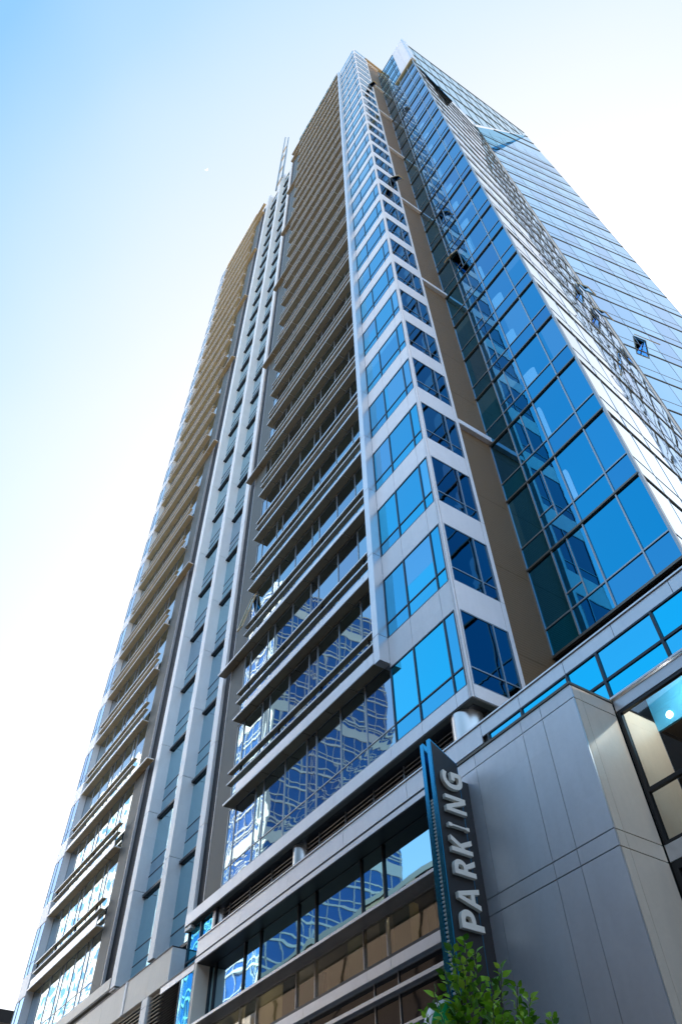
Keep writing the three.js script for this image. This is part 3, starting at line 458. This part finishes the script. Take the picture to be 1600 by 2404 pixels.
// ───────────────────────── street tree ─────────────────────────
{
  const t = thing('street_tree', 'young street tree with bright green leaves in front of the sign', 'tree', [-5.6, 0.13, -5.1]);
  const bark = std('bark', [0.10, 0.075, 0.05], 0.9), bp = [];
  const limb = (a, b, ra, rb) => { const d = b.clone().sub(a), g = new THREE.CylinderGeometry(rb, ra, d.length(), 7, 1); g.translate(0, d.length() / 2, 0); g.applyQuaternion(new THREE.Quaternion().setFromUnitVectors(V(0, 1, 0), d.normalize())); g.translate(a.x, a.y, a.z); bp.push(g); };
  const base = V(-5.6, 0.1, -5.1), fork = V(-5.58, 2.3, -5.12);
  limb(base, fork, 0.07, 0.05);
  // tips read off the crown's outline, and more inside and below it
  const tips = [V(-5.53, 4.46, -5.07), V(-5.62, 4.38, -5.0), V(-5.47, 4.34, -5.12), V(-5.33, 4.2, -5.28), V(-5.25, 4.05, -5.36), V(-5.18, 3.95, -5.42), V(-5.2, 3.82, -5.4), V(-5.8, 3.9, -4.75), V(-5.75, 4.05, -4.82), V(-5.68, 4.2, -4.92), V(-5.88, 3.8, -4.68), V(-5.55, 4.25, -5.02), V(-5.07, 3.8, -5.53), V(-5.4, 4.1, -5.2), V(-5.6, 4.1, -5.0), V(-5.45, 3.95, -5.15), V(-5.62, 3.9, -4.95)];
  for (let i = 0; i < 30; i++) { const a = rr(0, 6.28), r = Math.sqrt(rnd()) * 0.85; tips.push(V(-5.52 + r * Math.cos(a), rr(3.1, 3.95) - r * 0.35, -5.08 + r * Math.sin(a))); }
  const shapeLeaf = (bend) => { const g = new THREE.BufferGeometry(); const P = [[0, 0, 0], [-0.30, 0.32, 0.05], [0, 0.38, -0.03], [0.30, 0.32, 0.05], [-0.26, 0.62, 0.02 - bend], [0, 0.68, -0.06 - bend], [0.26, 0.62, 0.02 - bend], [0, 1, -0.14 - bend * 2]]; const I = [0, 2, 1, 0, 3, 2, 1, 2, 5, 1, 5, 4, 2, 3, 6, 2, 6, 5, 4, 5, 7, 5, 6, 7]; g.setAttribute('position', new THREE.Float32BufferAttribute(P.flat(), 3)); g.setAttribute('uv', new THREE.Float32BufferAttribute(P.map((p) => [p[0] + 0.5, p[1]]).flat(), 2)); g.setIndex(I); g.computeVertexNormals(); return g; };
  const leaves = [shapeLeaf(0.05), shapeLeaf(0.12), shapeLeaf(0.0)];
  const lm = [[0.17, 0.42, 0.015], [0.27, 0.54, 0.02], [0.06, 0.20, 0.012], [0.36, 0.58, 0.04]].map((c, i) => { const m = new THREE.MeshPhysicalMaterial({ color: col(...c), roughness: 0.5 + 0.0 * i, transmission: 0.3, thickness: 0, side: THREE.DoubleSide }); m.roughness = 0.9; m.name = 'leaf'; return m; });
  const items = [];
  for (const tip of tips) {
    const start = fork.clone().lerp(tip, 0.45); start.x += rr(-0.05, 0.05); start.z += rr(-0.05, 0.05);
    limb(fork, start, 0.02, 0.009); limb(start, tip, 0.008, 0.003);
    const n = 44; for (let i = 0; i < n; i++) {
      const u = 0.25 + 0.75 * (i + 0.5) / n, p = start.clone().lerp(tip, u), dir = tip.clone().sub(start).normalize();
      const a = i * 2.4 + rr(-0.4, 0.4), side = V(Math.cos(a), 0, Math.sin(a)), out = side.multiplyScalar(0.95).add(dir.clone().multiplyScalar(0.75)).add(V(0, rr(-0.15, 0.25), 0)).normalize();
      p.addScaledVector(out, rr(0.01, 0.09 * (1.2 - u)));
      items.push({ p, out, s: rr(0.065, 0.105), d: p.distanceTo(V(0, 1.7, 0)) - p.y * 1.5 });
    }
  }
  part('trunk', merge(bp), bark, t);
  items.sort((a, b) => a.d - b.d);
  const mats = items.map((it) => { const y = it.out, x = V(rr(-1, 1), rr(-0.2, 0.2), rr(-1, 1)).cross(y).normalize(), z = x.clone().cross(y).normalize(); if (z.y < 0) { z.negate(); x.negate(); } return new THREE.Matrix4().makeTranslation(it.p.x, it.p.y, it.p.z).multiply(new THREE.Matrix4().makeBasis(x, y, z)).scale(V(it.s, it.s, it.s)); });
  for (let i = 0; i < Math.min(290, items.length); i++) part('leaf', leaves[i % 3], lm[Math.floor(rnd() * 4)], t, mats[i]);
  for (let k = 0; k < 4; k++) { const list = mats.slice(290).filter((_, i) => i % 4 === k); const im = new THREE.InstancedMesh(leaves[k % 3], lm[k], list.length); list.forEach((m, i) => im.setMatrixAt(i, new THREE.Matrix4().makeTranslation(5.6, -0.13, 5.1).multiply(m))); im.name = 'crown'; im.userData.kind = 'stuff'; shade(im); t.add(im); }
}

// ───────────────────────── what the glass reflects: the other side of the street ─────────────────────────
{
  const b = thing('brick_warehouse', 'long low brown brick building across the street, seen in the strip windows', 'building', [0, 0, 15]);
  part('wall', bx(-60.5, 70, 0, 24.2, 9, 62), M.brick, b); part('coping', merge([bx(-60.7, 70.2, 24.2, 24.6, 8.85, 9.3)]), M.dark, b); part('roof', bx(-60.4, 69.9, 24.2, 24.26, 9.3, 62), std('bitumen roof', [0.10, 0.09, 0.08], 0.9), b);  // unseen depth and dark roof stretched to shield low storeys from ground bounce
  for (let i = 0; i < 14; i++) { const x = -58 + i * 9; part('pilaster', bx(x, x + 1.2, 0, 24.15, 8.8, 8.995), M.brick, b); }
}
{
  const g0 = std('deep blue office glass', [0.01, 0.10, 0.34], 0.15, 0), ww = std('white spandrel', [0.62, 0.60, 0.55], 0.5);
  const b = thing('gridded_office_block', 'blue glass office block with a white grid, mirrored in the tower windows', 'office tower', [-85, 0, 40]);
  part('glass_body', bx(-126, -101, 0, 116, 30, 56.4), g0, b);
  for (let y = 3; y < 116; y += 3.5) { const wide = Math.round((y - 3) / 3.5) % 7 === 2; part('floor_band', bx(-126.1, -100.85, y, y + (wide ? 2.2 : 0.34), 29.85, 56.5), ww, b); part('floor_band', bx(-126.05, -100.9, y + 1.15 + (wide ? 1.8 : 0), y + 1.36 + (wide ? 1.8 : 0), 29.9, 56.45), ww, b); }
  for (let q = 31.9; q < 56; q += 2.4) part('mullion', bx(-100.995, -100.9, 0, 116, q, q + 0.13), ww, b);
  for (let x = -124; x < -101.4; x += 2.4) part('mullion', bx(x, x + 0.13, 0, 116, 29.9, 29.995), ww, b);
  part('corner_pier', bx(-101.5, -100.8, 0, 116, 29.8, 30.5), ww, b);
}
{
  const g0 = std('blue window band', [0.10, 0.32, 0.62], 0.1, 0.1), ww = std('sunlit white facade', [0.86, 0.83, 0.77], 0.6);
  const b = thing('white_office_block', 'white office block with blue windows, mirrored in the far sunshade bay', 'office tower', [-150, 0, 50]);
  const z = 36; part('wall', bx(-240, -128, 0, 128, z, z + 30), ww, b);
  for (let f = 0; f < 33; f++) for (let i = 0; i < 9; i++) part('window', merge([0, 1].map((q) => bx(-238 + i * 12.4 + q * 6, -234 + i * 12.4 + q * 6, f * 3.8 + 3, f * 3.8 + 5, z - 0.08, z + 0.01))), g0, b);
}
{
  const b = thing('neighbouring_building', 'pale building with a dark overhanging roof beyond the left edge of the tower', 'building', [-84, 0, -25]);
  part('wall', bx(-100, -75, 0, 21.6, -34, -14.6), M.cream, b); part('roof', bx(-101, -73.6, 22.2, 23.1, -36, -13.6), M.dark, b); part('roof', bx(-100.5, -74.3, 21.6, 22.2, -35, -14.2), M.fin, b);
  for (let i = 0; i < 5; i++) part('window', bx(-97 + i * 4.5, -94.5 + i * 4.5, 17.5, 20.5, -14.62, -14.55), M.glassA, b);
}
{ // the half moon in the day sky
  const sh = new THREE.Shape(); sh.absarc(0, 0, 1.7, -Math.PI / 2, Math.PI / 2, false); sh.absellipse(0, 0, 0.5, 1.7, Math.PI / 2, -Math.PI / 2, true);
  const g = new THREE.ExtrudeGeometry(sh, { depth: 0.4, bevelEnabled: false, curveSegments: 16 }); const m = new THREE.Mesh(g, std('moon', [0.6, 0.6, 0.6], 1, 0, { emissive: col(0.7, 0.7, 0.68), emissiveIntensity: 1 }));
  m.name = 'moon'; const d = V(-0.288, 0.957, -0.012).normalize(); m.position.copy(camera.position).addScaledVector(d, 900); m.lookAt(camera.position); m.rotateZ(-0.6); scene.add(tag(m, 'tiny pale half moon in the blue sky left of the tower', 'moon'));
}
renderer.render(scene, camera);
